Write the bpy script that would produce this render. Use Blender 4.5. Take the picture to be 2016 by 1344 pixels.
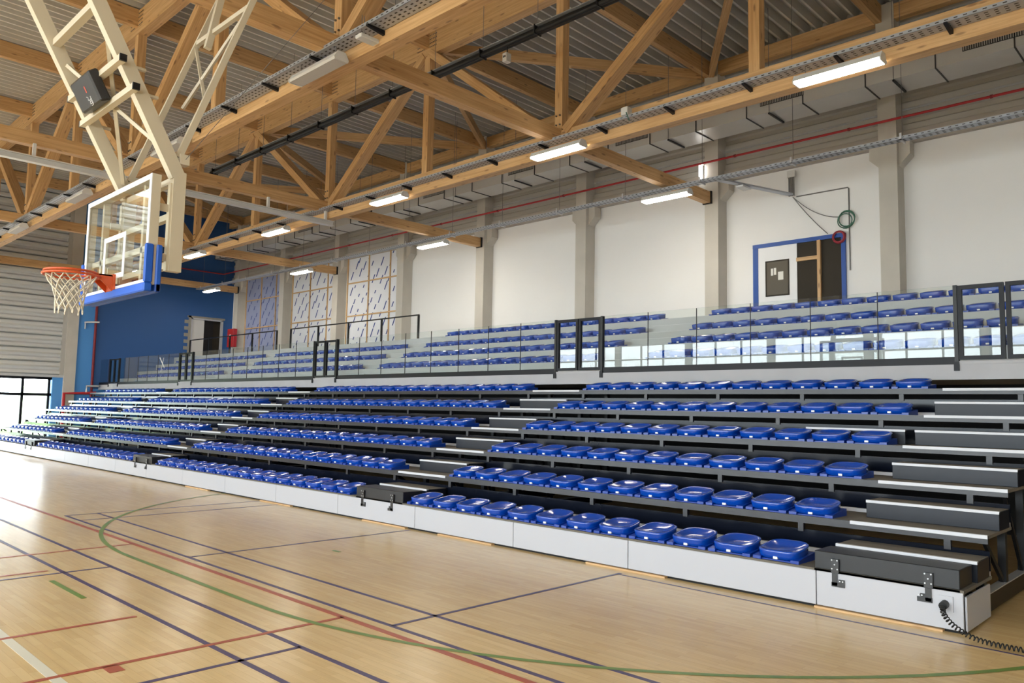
import bpy, math, random
from mathutils import Vector, Matrix
random.seed(7)
for o in list(bpy.data.objects): bpy.data.objects.remove(o)
scn = bpy.context.scene
COL = scn.collection
PI = math.pi

# ------------------------------------------------------------------ camera
H = 1.8                      # camera height; X runs along the stands, Y into the back wall
F, YAW, PIT, ROL = 1529.0, -0.76957, 0.08796, 0.01946
fw = Vector((math.sin(YAW)*math.cos(PIT), math.cos(YAW)*math.cos(PIT), math.sin(PIT)))
rt = Vector((math.cos(YAW), -math.sin(YAW), 0)); up = rt.cross(fw)
rt2 = rt*math.cos(ROL) + up*math.sin(ROL); up2 = up*math.cos(ROL) - rt*math.sin(ROL)
cam = bpy.data.cameras.new('camera'); camo = bpy.data.objects.new('camera', cam); COL.objects.link(camo)
cam.sensor_width = 36; cam.sensor_fit = 'HORIZONTAL'; cam.lens = F/2016*36; cam.clip_end = 400
m = Matrix((rt2, up2, -fw)).transposed().to_4x4(); m.translation = (0, 0, H); camo.matrix_world = m
scn.camera = camo
def project(p):
    v = Vector(p) - Vector((0, 0, H)); d = v.dot(fw)
    return (1008 + F*v.dot(rt2)/d, 672 - F*v.dot(up2)/d, d)

# ------------------------------------------------------------------ world, exposure
SKY = 9.0
LAMP = 26.0
w = bpy.data.worlds.new('overcast_sky'); scn.world = w; w.use_nodes = True
bg = w.node_tree.nodes['Background']; bg.inputs[0].default_value = (0.90, 0.95, 1.0, 1); bg.inputs[1].default_value = SKY
vs = scn.view_settings; vs.view_transform = 'Standard'; vs.look = 'None'; vs.gamma = 1; vs.use_curve_mapping = False
vs.exposure = 0.78
def portal(loc, rot, sx, sy):
    l = bpy.data.lights.new('daylight_portal', 'AREA'); l.shape = 'RECTANGLE'; l.size = sx; l.size_y = sy
    l.cycles.is_portal = True
    o = bpy.data.objects.new('daylight_portal', l); COL.objects.link(o); o.location = loc; o.rotation_euler = rot
    return o

# ------------------------------------------------------------------ materials
MATS = {}
def lin(r, g, b):
    f = lambda c: (c/255/12.92) if c/255 <= .04045 else ((c/255+.055)/1.055)**2.4
    return (f(r), f(g), f(b), 1)
def mk(name, rgb, rough=.5, metal=0, var=.0, scale=4.0, bump=0, stretch=(1, 1, 1), emit=None, spec=.5, coat=0):
    mt = bpy.data.materials.new(name); mt.use_nodes = True; nt = mt.node_tree; N = nt.nodes; L = nt.links
    p = N['Principled BSDF']; p.inputs['Roughness'].default_value = rough; p.inputs['Metallic'].default_value = metal
    p.inputs['Specular IOR Level'].default_value = spec; p.inputs['Coat Weight'].default_value = coat
    c = lin(*rgb)
    tc = N.new('ShaderNodeTexCoord'); mp = N.new('ShaderNodeMapping'); mp.inputs['Scale'].default_value = stretch
    L.new(tc.outputs['Object'], mp.inputs[0])
    nz = N.new('ShaderNodeTexNoise'); nz.inputs['Scale'].default_value = scale; nz.inputs['Detail'].default_value = 5
    L.new(mp.outputs[0], nz.inputs['Vector'])
    mx = N.new('ShaderNodeMix'); mx.data_type = 'RGBA'
    v = max(var, .015)
    mx.inputs[6].default_value = tuple(min(1, x*(1+v)) for x in c[:3]) + (1,)
    mx.inputs[7].default_value = tuple(x*(1-v) for x in c[:3]) + (1,)
    L.new(nz.outputs[0], mx.inputs[0]); L.new(mx.outputs[2], p.inputs['Base Color'])
    if bump:
        b = N.new('ShaderNodeBump'); b.inputs['Strength'].default_value = bump; b.inputs['Distance'].default_value = .01
        L.new(nz.outputs[0], b.inputs['Height']); L.new(b.outputs[0], p.inputs['Normal'])
    if emit:
        p.inputs['Emission Color'].default_value = tuple(emit[:3]) + (1,); p.inputs['Emission Strength'].default_value = emit[3]
    MATS[name] = mt; return mt
def wood(name, light, dark):
    mt = bpy.data.materials.new(name); mt.use_nodes = True; nt = mt.node_tree; N = nt.nodes; L = nt.links
    p = N['Principled BSDF']; p.inputs['Roughness'].default_value = .55
    tc = N.new('ShaderNodeTexCoord'); oi = N.new('ShaderNodeObjectInfo')
    ad = N.new('ShaderNodeVectorMath'); ad.operation = 'ADD'
    cb = N.new('ShaderNodeCombineXYZ'); mlt = N.new('ShaderNodeMath'); mlt.operation = 'MULTIPLY'; mlt.inputs[1].default_value = 37
    L.new(oi.outputs['Random'], mlt.inputs[0]); L.new(mlt.outputs[0], cb.inputs[0]); L.new(mlt.outputs[0], cb.inputs[1])
    L.new(tc.outputs['Object'], ad.inputs[0]); L.new(cb.outputs[0], ad.inputs[1])
    mp = N.new('ShaderNodeMapping'); mp.inputs['Scale'].default_value = (.9, 22, 22); L.new(ad.outputs[0], mp.inputs[0])
    n1 = N.new('ShaderNodeTexNoise'); n1.inputs['Scale'].default_value = 1.2; n1.inputs['Detail'].default_value = 6; L.new(mp.outputs[0], n1.inputs['Vector'])
    mx = N.new('ShaderNodeMix'); mx.data_type = 'RGBA'; mx.inputs[6].default_value = lin(*light); mx.inputs[7].default_value = lin(*dark)
    rp = N.new('ShaderNodeMapRange'); rp.inputs[1].default_value = .3; rp.inputs[2].default_value = .75; L.new(n1.outputs[0], rp.inputs[0])
    L.new(rp.outputs[0], mx.inputs[0])
    mp2 = N.new('ShaderNodeMapping'); mp2.inputs['Scale'].default_value = (2.2, 8, 8); L.new(ad.outputs[0], mp2.inputs[0])
    vo = N.new('ShaderNodeTexVoronoi'); vo.inputs['Scale'].default_value = 1.0; L.new(mp2.outputs[0], vo.inputs['Vector'])
    kr = N.new('ShaderNodeMapRange'); kr.inputs[1].default_value = .10; kr.inputs[2].default_value = .2; kr.inputs[3].default_value = 1; kr.inputs[4].default_value = 0
    L.new(vo.outputs['Distance'], kr.inputs[0])
    mk2 = N.new('ShaderNodeMix'); mk2.data_type = 'RGBA'; mk2.inputs[7].default_value = lin(105, 66, 36)
    km = N.new('ShaderNodeMath'); km.operation = 'MULTIPLY'; km.inputs[1].default_value = .55; L.new(kr.outputs[0], km.inputs[0])
    L.new(km.outputs[0], mk2.inputs[0]); L.new(mx.outputs[2], mk2.inputs[6]); L.new(mk2.outputs[2], p.inputs['Base Color'])
    b = N.new('ShaderNodeBump'); b.inputs['Strength'].default_value = .08; L.new(n1.outputs[0], b.inputs['Height']); L.new(b.outputs[0], p.inputs['Normal'])
    MATS[name] = mt; return mt
def glass(name, tint=(.93, .97, .96), base=.045):
    mt = bpy.data.materials.new(name); mt.use_nodes = True; nt = mt.node_tree; N = nt.nodes; L = nt.links
    N.remove(N['Principled BSDF']); out = N['Material Output']
    g = N.new('ShaderNodeNewGeometry'); d = N.new('ShaderNodeVectorMath'); d.operation = 'DOT_PRODUCT'
    L.new(g.outputs['Normal'], d.inputs[0]); L.new(g.outputs['Incoming'], d.inputs[1])
    ab = N.new('ShaderNodeMath'); ab.operation = 'ABSOLUTE'; L.new(d.outputs['Value'], ab.inputs[0])
    om = N.new('ShaderNodeMath'); om.operation = 'SUBTRACT'; om.inputs[0].default_value = 1; L.new(ab.outputs[0], om.inputs[1])
    pw = N.new('ShaderNodeMath'); pw.operation = 'POWER'; pw.inputs[1].default_value = 5; L.new(om.outputs[0], pw.inputs[0])
    mr = N.new('ShaderNodeMapRange'); mr.inputs[3].default_value = base; mr.inputs[4].default_value = 1; L.new(pw.outputs[0], mr.inputs[0])
    t = N.new('ShaderNodeBsdfTransparent'); t.inputs[0].default_value = tint + (1,)
    gl = N.new('ShaderNodeBsdfGlossy'); gl.inputs['Roughness'].default_value = 0.0
    mx = N.new('ShaderNodeMixShader'); L.new(mr.outputs[0], mx.inputs[0]); L.new(t.outputs[0], mx.inputs[1]); L.new(gl.outputs[0], mx.inputs[2])
    L.new(mx.outputs[0], out.inputs[0]); MATS[name] = mt; return mt
def parquet(name):
    mt = bpy.data.materials.new(name); mt.use_nodes = True; nt = mt.node_tree; N = nt.nodes; L = nt.links
    p = N['Principled BSDF']; p.inputs['Roughness'].default_value = .24; p.inputs['Specular IOR Level'].default_value = .5
    tc = N.new('ShaderNodeTexCoord')
    br = N.new('ShaderNodeTexBrick'); br.offset = .37; br.inputs['Scale'].default_value = 1
    br.inputs['Brick Width'].default_value = .46; br.inputs['Row Height'].default_value = .065; br.inputs['Mortar Size'].default_value = .0009
    br.inputs['Color1'].default_value = lin(228, 195, 138); br.inputs['Color2'].default_value = lin(220, 185, 127); br.inputs['Mortar'].default_value = lin(200, 163, 108)
    br.inputs['Bias'].default_value = -.1
    L.new(tc.outputs['Object'], br.inputs['Vector'])
    mp = N.new('ShaderNodeMapping'); mp.inputs['Scale'].default_value = (1.2, 16, 1); L.new(tc.outputs['Object'], mp.inputs[0])
    nz = N.new('ShaderNodeTexNoise'); nz.inputs['Scale'].default_value = 1.5; nz.inputs['Detail'].default_value = 6; L.new(mp.outputs[0], nz.inputs['Vector'])
    n2 = N.new('ShaderNodeTexNoise'); n2.inputs['Scale'].default_value = .55; n2.inputs['Detail'].default_value = 3; L.new(tc.outputs['Object'], n2.inputs['Vector'])
    mx = N.new('ShaderNodeMix'); mx.data_type = 'RGBA'; mx.blend_type = 'MULTIPLY'; mx.inputs[0].default_value = .55
    r1 = N.new('ShaderNodeMapRange'); r1.inputs[3].default_value = .72; r1.inputs[4].default_value = 1.2; L.new(nz.outputs[0], r1.inputs[0])
    cc = N.new('ShaderNodeCombineColor'); [L.new(r1.outputs[0], cc.inputs[i]) for i in range(3)]
    L.new(br.outputs['Color'], mx.inputs[6]); L.new(cc.outputs[0], mx.inputs[7])
    m2 = N.new('ShaderNodeMix'); m2.data_type = 'RGBA'; m2.blend_type = 'MULTIPLY'; m2.inputs[0].default_value = .35
    r2 = N.new('ShaderNodeMapRange'); r2.inputs[3].default_value = .8; r2.inputs[4].default_value = 1.15; L.new(n2.outputs[0], r2.inputs[0])
    c2 = N.new('ShaderNodeCombineColor'); [L.new(r2.outputs[0], c2.inputs[i]) for i in range(3)]
    L.new(mx.outputs[2], m2.inputs[6]); L.new(c2.outputs[0], m2.inputs[7]); L.new(m2.outputs[2], p.inputs['Base Color'])
    rr = N.new('ShaderNodeMapRange'); rr.inputs[3].default_value = .17; rr.inputs[4].default_value = .3; L.new(n2.outputs[0], rr.inputs[0]); L.new(rr.outputs[0], p.inputs['Roughness'])
    b = N.new('ShaderNodeBump'); b.inputs['Strength'].default_value = .03; b.inputs['Distance'].default_value = .004; L.new(nz.outputs[0], b.inputs['Height']); L.new(b.outputs[0], p.inputs['Normal'])
    MATS[name] = mt
def masonry(name, rgb):
    mt = mk(name, rgb, .8, var=.03, scale=.7); nt = mt.node_tree; N = nt.nodes; L = nt.links; p = N['Principled BSDF']
    tc = N.new('ShaderNodeTexCoord'); sp = N.new('ShaderNodeSeparateXYZ'); cb = N.new('ShaderNodeCombineXYZ')
    L.new(tc.outputs['Object'], sp.inputs[0]); L.new(sp.outputs[0], cb.inputs[0]); L.new(sp.outputs[2], cb.inputs[1])
    br = N.new('ShaderNodeTexBrick'); br.inputs['Scale'].default_value = 1; br.inputs['Brick Width'].default_value = .5; br.inputs['Row Height'].default_value = .2; br.inputs['Mortar Size'].default_value = .006
    br.inputs['Color1'].default_value = (1, 1, 1, 1); br.inputs['Color2'].default_value = (.93, .93, .93, 1); br.inputs['Mortar'].default_value = (.2, .2, .2, 1); L.new(cb.outputs[0], br.inputs['Vector'])
    b = N.new('ShaderNodeBump'); b.inputs['Strength'].default_value = .12; b.inputs['Distance'].default_value = .006; L.new(br.outputs['Color'], b.inputs['Height']); L.new(b.outputs[0], p.inputs['Normal'])
    return mt
parquet('floor_parquet')
wood('glulam', (222, 182, 130), (190, 144, 92))
wood('batten_wood', (216, 178, 130), (184, 144, 98))
masonry('white_masonry', (240, 238, 236))
mk('concrete', (200, 194, 184), .85, var=.12, scale=1.6, bump=.1)
mk('slab_concrete', (184, 184, 188), .7, var=.1, scale=2.2, bump=.08)
mk('terrace_concrete', (184, 186, 189), .75, var=.1, scale=1.4, bump=.06)
mk('lintel_concrete', (178, 170, 160), .85, var=.08, scale=1.2)
mk('deck_dark_grey', (196, 192, 184), .6, 0, var=.05, scale=.6)
mk('clad_grey', (186, 182, 175), .5, 0, var=.05, scale=.8)
mk('deck_steel', (222, 219, 211), .5, 0, var=.06, scale=.6)
mk('blue_wall', (46, 90, 148), .6, var=.03, scale=.5)
mk('clad_end', (206, 206, 204), .45, 0, var=.04, scale=.8)
mk('bright_blue_wall', (84, 154, 224), .6, var=.03, scale=.5)
mk('seat_blue', (6, 68, 170), .15, var=.02, spec=.55, coat=.3)
mk('mount_blue', (8, 56, 150), .3, var=.02)
mk('tag_white', (235, 235, 235), .4)
mk('fascia_white', (184, 184, 190), .35, var=.015, scale=1)
mk('navy_board', (13, 17, 28), .16, var=.04, spec=.22)
mk('edge_grey', (34, 33, 38), .33, 0, var=.05)
mk('step_grey', (17, 21, 32), .38, 0, var=.03, spec=.35)
mk('box_grey', (34, 34, 36), .4, var=.05, spec=.4)
mk('deck_carpet', (108, 101, 90), .9, var=.12, scale=30)
mk('nosing', (208, 208, 212), .4)
mk('alu', (206, 206, 208), .35, .3)
mk('black_steel', (22, 22, 24), .4, .2)
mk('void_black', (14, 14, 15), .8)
mk('dark_frame', (20, 22, 29), .45, spec=.3)
mk('cream_steel', (208, 196, 172), .38, var=.02)
mk('white_paint', (236, 236, 238), .4)
mk('pad_blue', (28, 92, 196), .45, var=.03)
mk('rim_orange', (206, 84, 36), .38, var=.05)
mk('net_cord', (214, 204, 184), .8)
mk('galv', (176, 180, 188), .4, .4, var=.12, scale=5)
mk('duct_steel', (204, 201, 195), .34, .25, var=.12, scale=1.1)
mk('grille_dark', (58, 54, 50), .6)
mk('pipe_red', (178, 38, 44), .4)
mk('dark_red', (130, 26, 34), .5)
mk('lamp_body', (214, 212, 208), .4)
mk('lamp_off', (196, 190, 184), .5, var=.05, scale=20)
mk('lamp_on', (255, 246, 230), .5, emit=(1, .93, .80, LAMP))
mk('membrane', (224, 226, 232), .55, .05, var=.06, scale=1.5)
mk('membrane_blue', (150, 158, 190), .55, .05, var=.1, scale=1.5)
mk('print_blue', (52, 74, 138), .5)
mk('line_purple', (74, 60, 98), .35); mk('line_red', (176, 84, 56), .35); mk('line_green', (112, 140, 60), .35); mk('line_white', (226, 218, 196), .35)
mk('grass', (120, 168, 60), .9, var=.2, scale=3)
mk('paving', (190, 188, 182), .9, var=.08)
mk('frame_blue', (22, 76, 160), .45)
mk('board_brown', (80, 70, 52), .35, var=.1); mk('paper', (232, 230, 222), .7)
mk('room_dark', (50, 43, 33), .8, var=.2, scale=1.2)
mk('raw_mortar', (150, 146, 136), .95, var=.15, scale=8)
mk('cable_green', (70, 116, 96), .5); mk('cable_red', (160, 50, 62), .5); mk('cable_grey', (120, 118, 116), .5)
mk('rubber', (20, 20, 21), .5); mk('case_black', (34, 33, 34), .35); mk('mark_red', (200, 70, 50), .5)
mk('bolt', (120, 116, 110), .35, .8)
glass('pane_glass', (.95, .975, .965), .034); glass('board_glass', (.95, .97, .96), .05); glass('window_glass', (.95, .98, .98), .04)
M = MATS

# ------------------------------------------------------------------ mesh helpers
ORG = {}
def org(o): return ORG.get(o, Vector((0, 0, 0)))
def tag(o, label=None, cat=None, group=None, kind=None):
    if label: o['label'] = label
    if cat: o['category'] = cat
    if group: o['group'] = group
    if kind: o['kind'] = kind
    return o
def thing(name, label, cat, loc, group=None, kind=None):
    o = bpy.data.objects.new(name, None); COL.objects.link(o); o.location = loc; o.empty_display_size = .1
    ORG[o] = Vector(loc); return tag(o, label, cat, group, kind)
class MB:
    def __init__(s): s.v = []; s.f = []; s.sm = []
    def add(s, vs, fs, smooth=False):
        n = len(s.v); s.v += [Vector(v) for v in vs]; s.f += [tuple(i+n for i in f) for f in fs]; s.sm += [smooth]*len(fs); return s
    def box(s, x0, x1, y0, y1, z0, z1):
        x0, x1 = min(x0, x1), max(x0, x1); y0, y1 = min(y0, y1), max(y0, y1); z0, z1 = min(z0, z1), max(z0, z1)
        return s.add([(x0,y0,z0),(x1,y0,z0),(x1,y1,z0),(x0,y1,z0),(x0,y0,z1),(x1,y0,z1),(x1,y1,z1),(x0,y1,z1)],
              [(0,3,2,1),(4,5,6,7),(0,1,5,4),(1,2,6,5),(2,3,7,6),(3,0,4,7)])
    def prism(s, poly, axis, a, b):
        """poly: 2D points (the two other axes in order) extruded along axis from a to b"""
        def P(u, v, t): return {0:(t,u,v),1:(u,t,v),2:(u,v,t)}[axis]
        n = len(poly); vs = [P(u,v,a) for u,v in poly] + [P(u,v,b) for u,v in poly]
        fs = [tuple(range(n)), tuple(range(2*n-1, n-1, -1))] + [(i, i+n, (i+1)%n+n, (i+1)%n) for i in range(n)]
        return s.add(vs, fs)
    def tube(s, pts, r, n=6, closed=False, smooth=True):
        pts = [Vector(p) for p in pts]; k = len(pts); vs = []; fs = []
        ref = None
        for i, p in enumerate(pts):
            a = pts[i-1] if (i > 0 or closed) else p; b = pts[(i+1) % k] if (i < k-1 or closed) else p
            t = (b-a).normalized()
            if ref is None:
                ref = Vector((0,0,1)) if abs(t.z) < .9 else Vector((1,0,0))
            u = (ref - t*ref.dot(t)).normalized(); ref = u; vv = t.cross(u)
            rr = r[i] if isinstance(r, (list, tuple)) else r
            vs += [p + (u*math.cos(2*PI*j/n) + vv*math.sin(2*PI*j/n))*rr for j in range(n)]
        m_ = k if closed else k-1
        for i in range(m_):
            for j in range(n):
                fs.append((i*n+j, i*n+(j+1)%n, ((i+1)%k)*n+(j+1)%n, ((i+1)%k)*n+j))
        s.add(vs, fs, smooth)
        if not closed: s.add(vs[:n], [tuple(range(n))[::-1]]); s.add(vs[-n:], [tuple(range(n))])
        return s
    def bar(s, p0, p1, w, h, up=(0,0,1)):
        vs, fs = barmesh(p0, p1, w, h, up); return s.add(vs, fs)
    def cyl(s, p0, p1, r, n=10): return s.tube([p0, p1], r, n)
    def build(s, name, mat, parent=None, loc=None, bevel=0):
        if parent is not None: o_ = org(parent)
        else:
            if loc is None:
                xs = [v.x for v in s.v]; ys = [v.y for v in s.v]; zs = [v.z for v in s.v]
                loc = ((min(xs)+max(xs))/2, (min(ys)+max(ys))/2, min(zs))
            o_ = Vector(loc)
        me = bpy.data.meshes.new(name); me.from_pydata([v - o_ for v in s.v], [], s.f); me.update()
        me.polygons.foreach_set('use_smooth', s.sm)
        me.materials.append(M[mat] if isinstance(mat, str) else mat)
        o = bpy.data.objects.new(name, me); COL.objects.link(o); ORG[o] = o_
        if parent is not None: o.parent = parent
        else: o.location = o_
        if bevel:
            b = o.modifiers.new('bevel', 'BEVEL'); b.width = bevel; b.segments = 1; b.limit_method = 'ANGLE'
        return o
def frame(p0, p1, up):
    p0, p1 = Vector(p0), Vector(p1); x = (p1-p0).normalized(); u = Vector(up)
    if abs(x.dot(u)) > .98: u = Vector((0,1,0))
    y = u.cross(x).normalized(); z = x.cross(y); return p0, p1, x, y, z
def barmesh(p0, p1, w, h, up=(0,0,1)):
    p0, p1, x, y, z = frame(p0, p1, up); vs = []
    for p in (p0, p1):
        for a, b in ((-1,-1),(1,-1),(1,1),(-1,1)): vs.append(p + y*(a*w/2) + z*(b*h/2))
    return vs, [(0,1,2,3),(7,6,5,4),(0,4,5,1),(1,5,6,2),(2,6,7,3),(3,7,4,0)]
BEAMC = {}
def beam(name, p0, p1, w, h, mat, parent, up=(0,0,1)):
    """timber with its own local frame: x along the grain"""
    p0, p1, x, y, z = frame(p0, p1, up); L_ = (p1-p0).length
    key = (round(L_,3), w, h, mat)
    if key not in BEAMC:
        b = MB(); b.box(0, L_, -w/2, w/2, -h/2, h/2)
        me = bpy.data.meshes.new(name); me.from_pydata(b.v, [], b.f); me.materials.append(M[mat]); BEAMC[key] = me
    o = bpy.data.objects.new(name, BEAMC[key]); COL.objects.link(o)
    mm = Matrix((x, y, z)).transposed().to_4x4(); mm.translation = p0 - org(parent)
    o.parent = parent; o.matrix_local = mm; ORG[o] = p0; return o
def share(name, me, parent, loc=(0,0,0)):
    o = bpy.data.objects.new(name, me); COL.objects.link(o); o.parent = parent; o.location = loc; ORG[o] = org(parent) + Vector(loc); return o
def mesh_of(mb, name, mat):
    me = bpy.data.meshes.new(name); me.from_pydata(mb.v, [], mb.f); me.update(); me.polygons.foreach_set('use_smooth', mb.sm); me.materials.append(M[mat]); return me
ORD = ['first','second','third','fourth','fifth','sixth','seventh','eighth','ninth','tenth','eleventh','twelfth','thirteenth','fourteenth','fifteenth','sixteenth','seventeenth','eighteenth']

# ------------------------------------------------------------------ hall shell
XL, XR, YF, YB, ZR = -38.5, 7.0, -14.0, 18.75, 11.38
floor = MB().box(XL-.3, XR+.3, YF-.3, YB+.3, -.2, 0).build('floor', 'floor_parquet', loc=(0,0,0)); tag(floor, 'glossy pale wooden sports floor with coloured court lines', 'floor', kind='structure')
# ceiling: trapezoidal steel deck, ribs along Y
mb = MB(); P_ = .30; n = int((XR-XL+.6)/P_); prof = []
for i in range(n+1):
    x = XL-.3+i*P_; prof += [(x, ZR), (x+.05, ZR), (x+.1, ZR+.2), (x+.25, ZR+.2)]
k = len(prof); SKY0, SKY1 = -10.0, -7.6
for ya, yb_ in ((YF-.3, SKY0), (SKY1, YB+.3)):
    mb.add([(x, ya, z) for x, z in prof] + [(x, yb_, z) for x, z in prof], [(i, i+1, i+1+k, i+k) for i in range(k-1)])
ceiling = mb.build('ceiling', 'deck_steel', loc=(0,0,ZR)); ceiling.data.materials.append(M['deck_dark_grey'])
for i, p_ in enumerate(ceiling.data.polygons): p_.material_index = 0 if (i % (k-1)) % 4 == 0 else 1  # low flanges lighter grey, webs and high flanges darker grey
tag(ceiling, 'grey trapezoidal steel roof deck seen from below', 'ceiling', kind='structure')
sk = thing('window_10', 'long roof light added out of view to light the hall from above', 'window', (-16, -8.8, ZR), None, 'structure')  # unseen roof light, added to give the hall top light
for i in range(30):
    x = XL+.2+1.5*i
    MB().box(x-.04, x+.04, SKY0, SKY1, ZR+.16, ZR+.26).build('glazing_bar', 'alu', sk)
    MB().box(x+.045, x+1.455, SKY0, SKY1, ZR+.2, ZR+.21).build('pane', 'window_glass', sk)
MB().box(XL-.3, XR+.3, SKY0-.05, SKY0, ZR, ZR+.3).build('kerb', 'white_paint', sk); MB().box(XL-.3, XR+.3, SKY1, SKY1+.05, ZR, ZR+.3).build('kerb', 'white_paint', sk)
portal((-15.7, -8.8, ZR+.4), (0, 0, 0), 45, 2.4)
# back wall
ZL = 8.05
wall_back = MB().box(XL-.3, XR+.3, YB, YB+.3, 0, ZL).build('wall_back', 'white_masonry', loc=(0,YB,0)); tag(wall_back, 'white painted masonry wall behind the upper stand', 'wall', kind='structure')
MB().box(XL-.3, XR+.3, YB-.12, YB+.3, ZL, ZL+.3).build('lintel', 'lintel_concrete', wall_back)
z = ZL+.3; i = 0
while z < 11.5:                                       # horizontal cladding trays, each with its lips
    hgt = .52
    b = MB().prism([(YB-.02,z+.012),(YB-.05,z+.03),(YB-.05,z+.16),(YB+.0,z+.2),(YB+.0,z+.3),(YB-.05,z+.34),(YB-.05,z+hgt-.03),(YB-.02,z+hgt-.012),(YB+.3,z+hgt-.012),(YB+.3,z+.012)], 0, XL-.3, XR+.3)
    b.build('cladding_panel', 'clad_grey', wall_back); z += hgt
COLX = [-10.4-4.48*k for k in range(-4, 7)]
for x in COLX:
    c = MB().box(x-.2, x+.2, 18.3, YB+.05, 0, 11.35).build('column', 'concrete', wall_back)
    for s in (-1, 1):
        a, b_ = x+s*.2, x+s*.44
        MB().prism([(a, 7.5), (b_, 7.74), (b_, 8.04), (a, 8.04)], 1, 18.42, YB-.02).build('corbel', 'concrete', c)
MB().box(XL, XR, 18.3, 18.5, 10.9, 11.3)
beam('edge_beam', (XL, 18.42, 11.12), (XR, 18.42, 11.12), .2, .36, 'glulam', ceiling)
# right and front walls
tag(MB().box(XR, XR+.3, YF-.3, YB+.3, 0, 11.6).build('wall_right', 'white_masonry', loc=(XR,0,0)), 'white wall at the near end of the hall', 'wall', kind='structure')
WZ0, WZ1 = 0.9, 5.9
wf = MB().box(XL-.3, XR+.3, YF-.3, YF, 0, WZ0).build('wall_front', 'white_masonry', loc=(0,YF,0)); tag(wf, 'long wall opposite the stands with a band of high windows', 'wall', kind='structure')
MB().box(XL-.3, XR+.3, YF-.3, YF, WZ1, 11.6).build('upper_wall', 'clad_grey', wf)
wx = [(-33.6+5.0*i, -33.6+5.0*i+4.7) for i in range(8)]
edges = [XL-.3] + [e for p in wx for e in p] + [XR+.3]
for i in range(0, len(edges), 2): MB().box(edges[i], edges[i+1], YF-.3, YF, WZ0, WZ1).build('pier', 'concrete', wf)
for i, (a, b_) in enumerate(wx):
    wn = thing('window_%d' % (i+2), 'high daylight window in the long wall opposite the stands', 'window', ((a+b_)/2, YF-.15, WZ0), 'high windows opposite the stands', 'structure')
    fr = MB()
    for x in (a+.04, a+1.57, a+3.13, b_-.04): fr.box(x-.04, x+.04, YF-.2, YF-.1, WZ0, WZ1)
    for zz in (WZ0+.04, 3.4, 5.0, WZ1-.04): fr.box(a, b_, YF-.2, YF-.1, zz-.04, zz+.04)
    fr.build('window_frame', 'dark_frame', wn)
    for x in (a+.08, a+1.61, a+3.17):
        for z0, z1 in ((WZ0+.08, 3.36), (3.44, 4.96), (5.04, WZ1-.08)):
            MB().box(x, x+1.45, YF-.155, YF-.145, z0, z1).build('pane', 'window_glass', wn)
    portal(((a+b_)/2, YF-.32, (WZ0+WZ1)/2), (PI/2, 0, 0), b_-a, WZ1-WZ0)
# left end wall
GZ = 2.95
wl = MB().box(XL-.3, XL, 10.6, 11.0, 0, GZ).build('wall_left', 'bright_blue_wall', loc=(XL,11,0)); tag(wl, 'end wall of the hall, blue paint beside grey ribbed panels', 'wall', kind='structure')
MB().box(XL-.3, XL+.12, 11.0, 11.46, 0, 11.35).build('column', 'concrete', wl)
MB().box(XL-.3, XL, 11.46, 12.2, 0, 11.6).build('blue_panel', 'bright_blue_wall', wl)
MB().box(XL-.3, XL, 12.2, YB, 0, 2.4).build('blue_panel', 'bright_blue_wall', wl)
DY0, DY1, DZ0, DZ1 = 16.6, 18.25, 4.05, 6.1       # doorway at the upper level
dw = MB(); dw.box(XL-.3, XL+.03, 12.2, DY0, 2.4, 11.6).box(XL-.3, XL+.03, DY1, YB, 2.4, 11.6).box(XL-.3, XL+.03, DY0, DY1, 2.4, DZ0).box(XL-.3, XL+.03, DY0, DY1, DZ1, 11.6)
dw.build('upper_blue_wall', 'blue_wall', wl)
z = GZ
while z < 11.4:
    hgt = .58
    MB().prism([(XL+.02,z+.012),(XL+.1,z+.06),(XL+.1,z+.17),(XL+.0,z+.24),(XL+.0,z+.34),(XL+.1,z+.41),(XL+.1,z+hgt-.06),(XL+.02,z+hgt-.012),(XL-.2,z+hgt-.012),(XL-.2,z+.012)], 1, YF-.3, 10.82).build('cladding_panel', 'clad_end', wl); z += hgt
MB().box(XL-.1, XL+.09, 10.82, 11.0, GZ, 11.4).build('cladding_trim', 'clad_grey', wl)
MB().box(XL-.1, XL+.1, YF, 11.0, GZ-.1, GZ).build('cladding_trim', 'alu', wl)
MB().box(XL-.3, XL-.2, YF-.3, 11.0, GZ-.05, 11.6).build('backing', 'clad_grey', wl)
MB().box(XL-.3, XL+.02, YF-.3, 3.3, 0, GZ-.05).build('lower_wall', 'white_masonry', wl)
win = thing('window_1', 'glazed doors under the grey ribbed end wall, daylight outside', 'window', (XL, 4, 0), None, 'structure')
fr = MB(); ys = [10.5-1.02*i for i in range(8)]
for y in ys: fr.box(XL-.2, XL-.1, y-.05, y+.05, 0, GZ-.1)
for zz in (.06, 2.08, GZ-.15): fr.box(XL-.2, XL-.1, ys[-1], ys[0]+.1, zz-.06, zz+.06)
fr.build('window_frame', 'dark_frame', win)
for y in ys[1:]:
    for z0, z1 in ((.12, 2.02), (2.14, GZ-.21)): MB().box(XL-.155, XL-.145, y+.05, y+.97, z0, z1).build('pane', 'window_glass', win)
portal((XL-.32, (ys[0]+ys[-1])/2, GZ/2), (0, -PI/2, 0), GZ, ys[0]-ys[-1])
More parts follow.
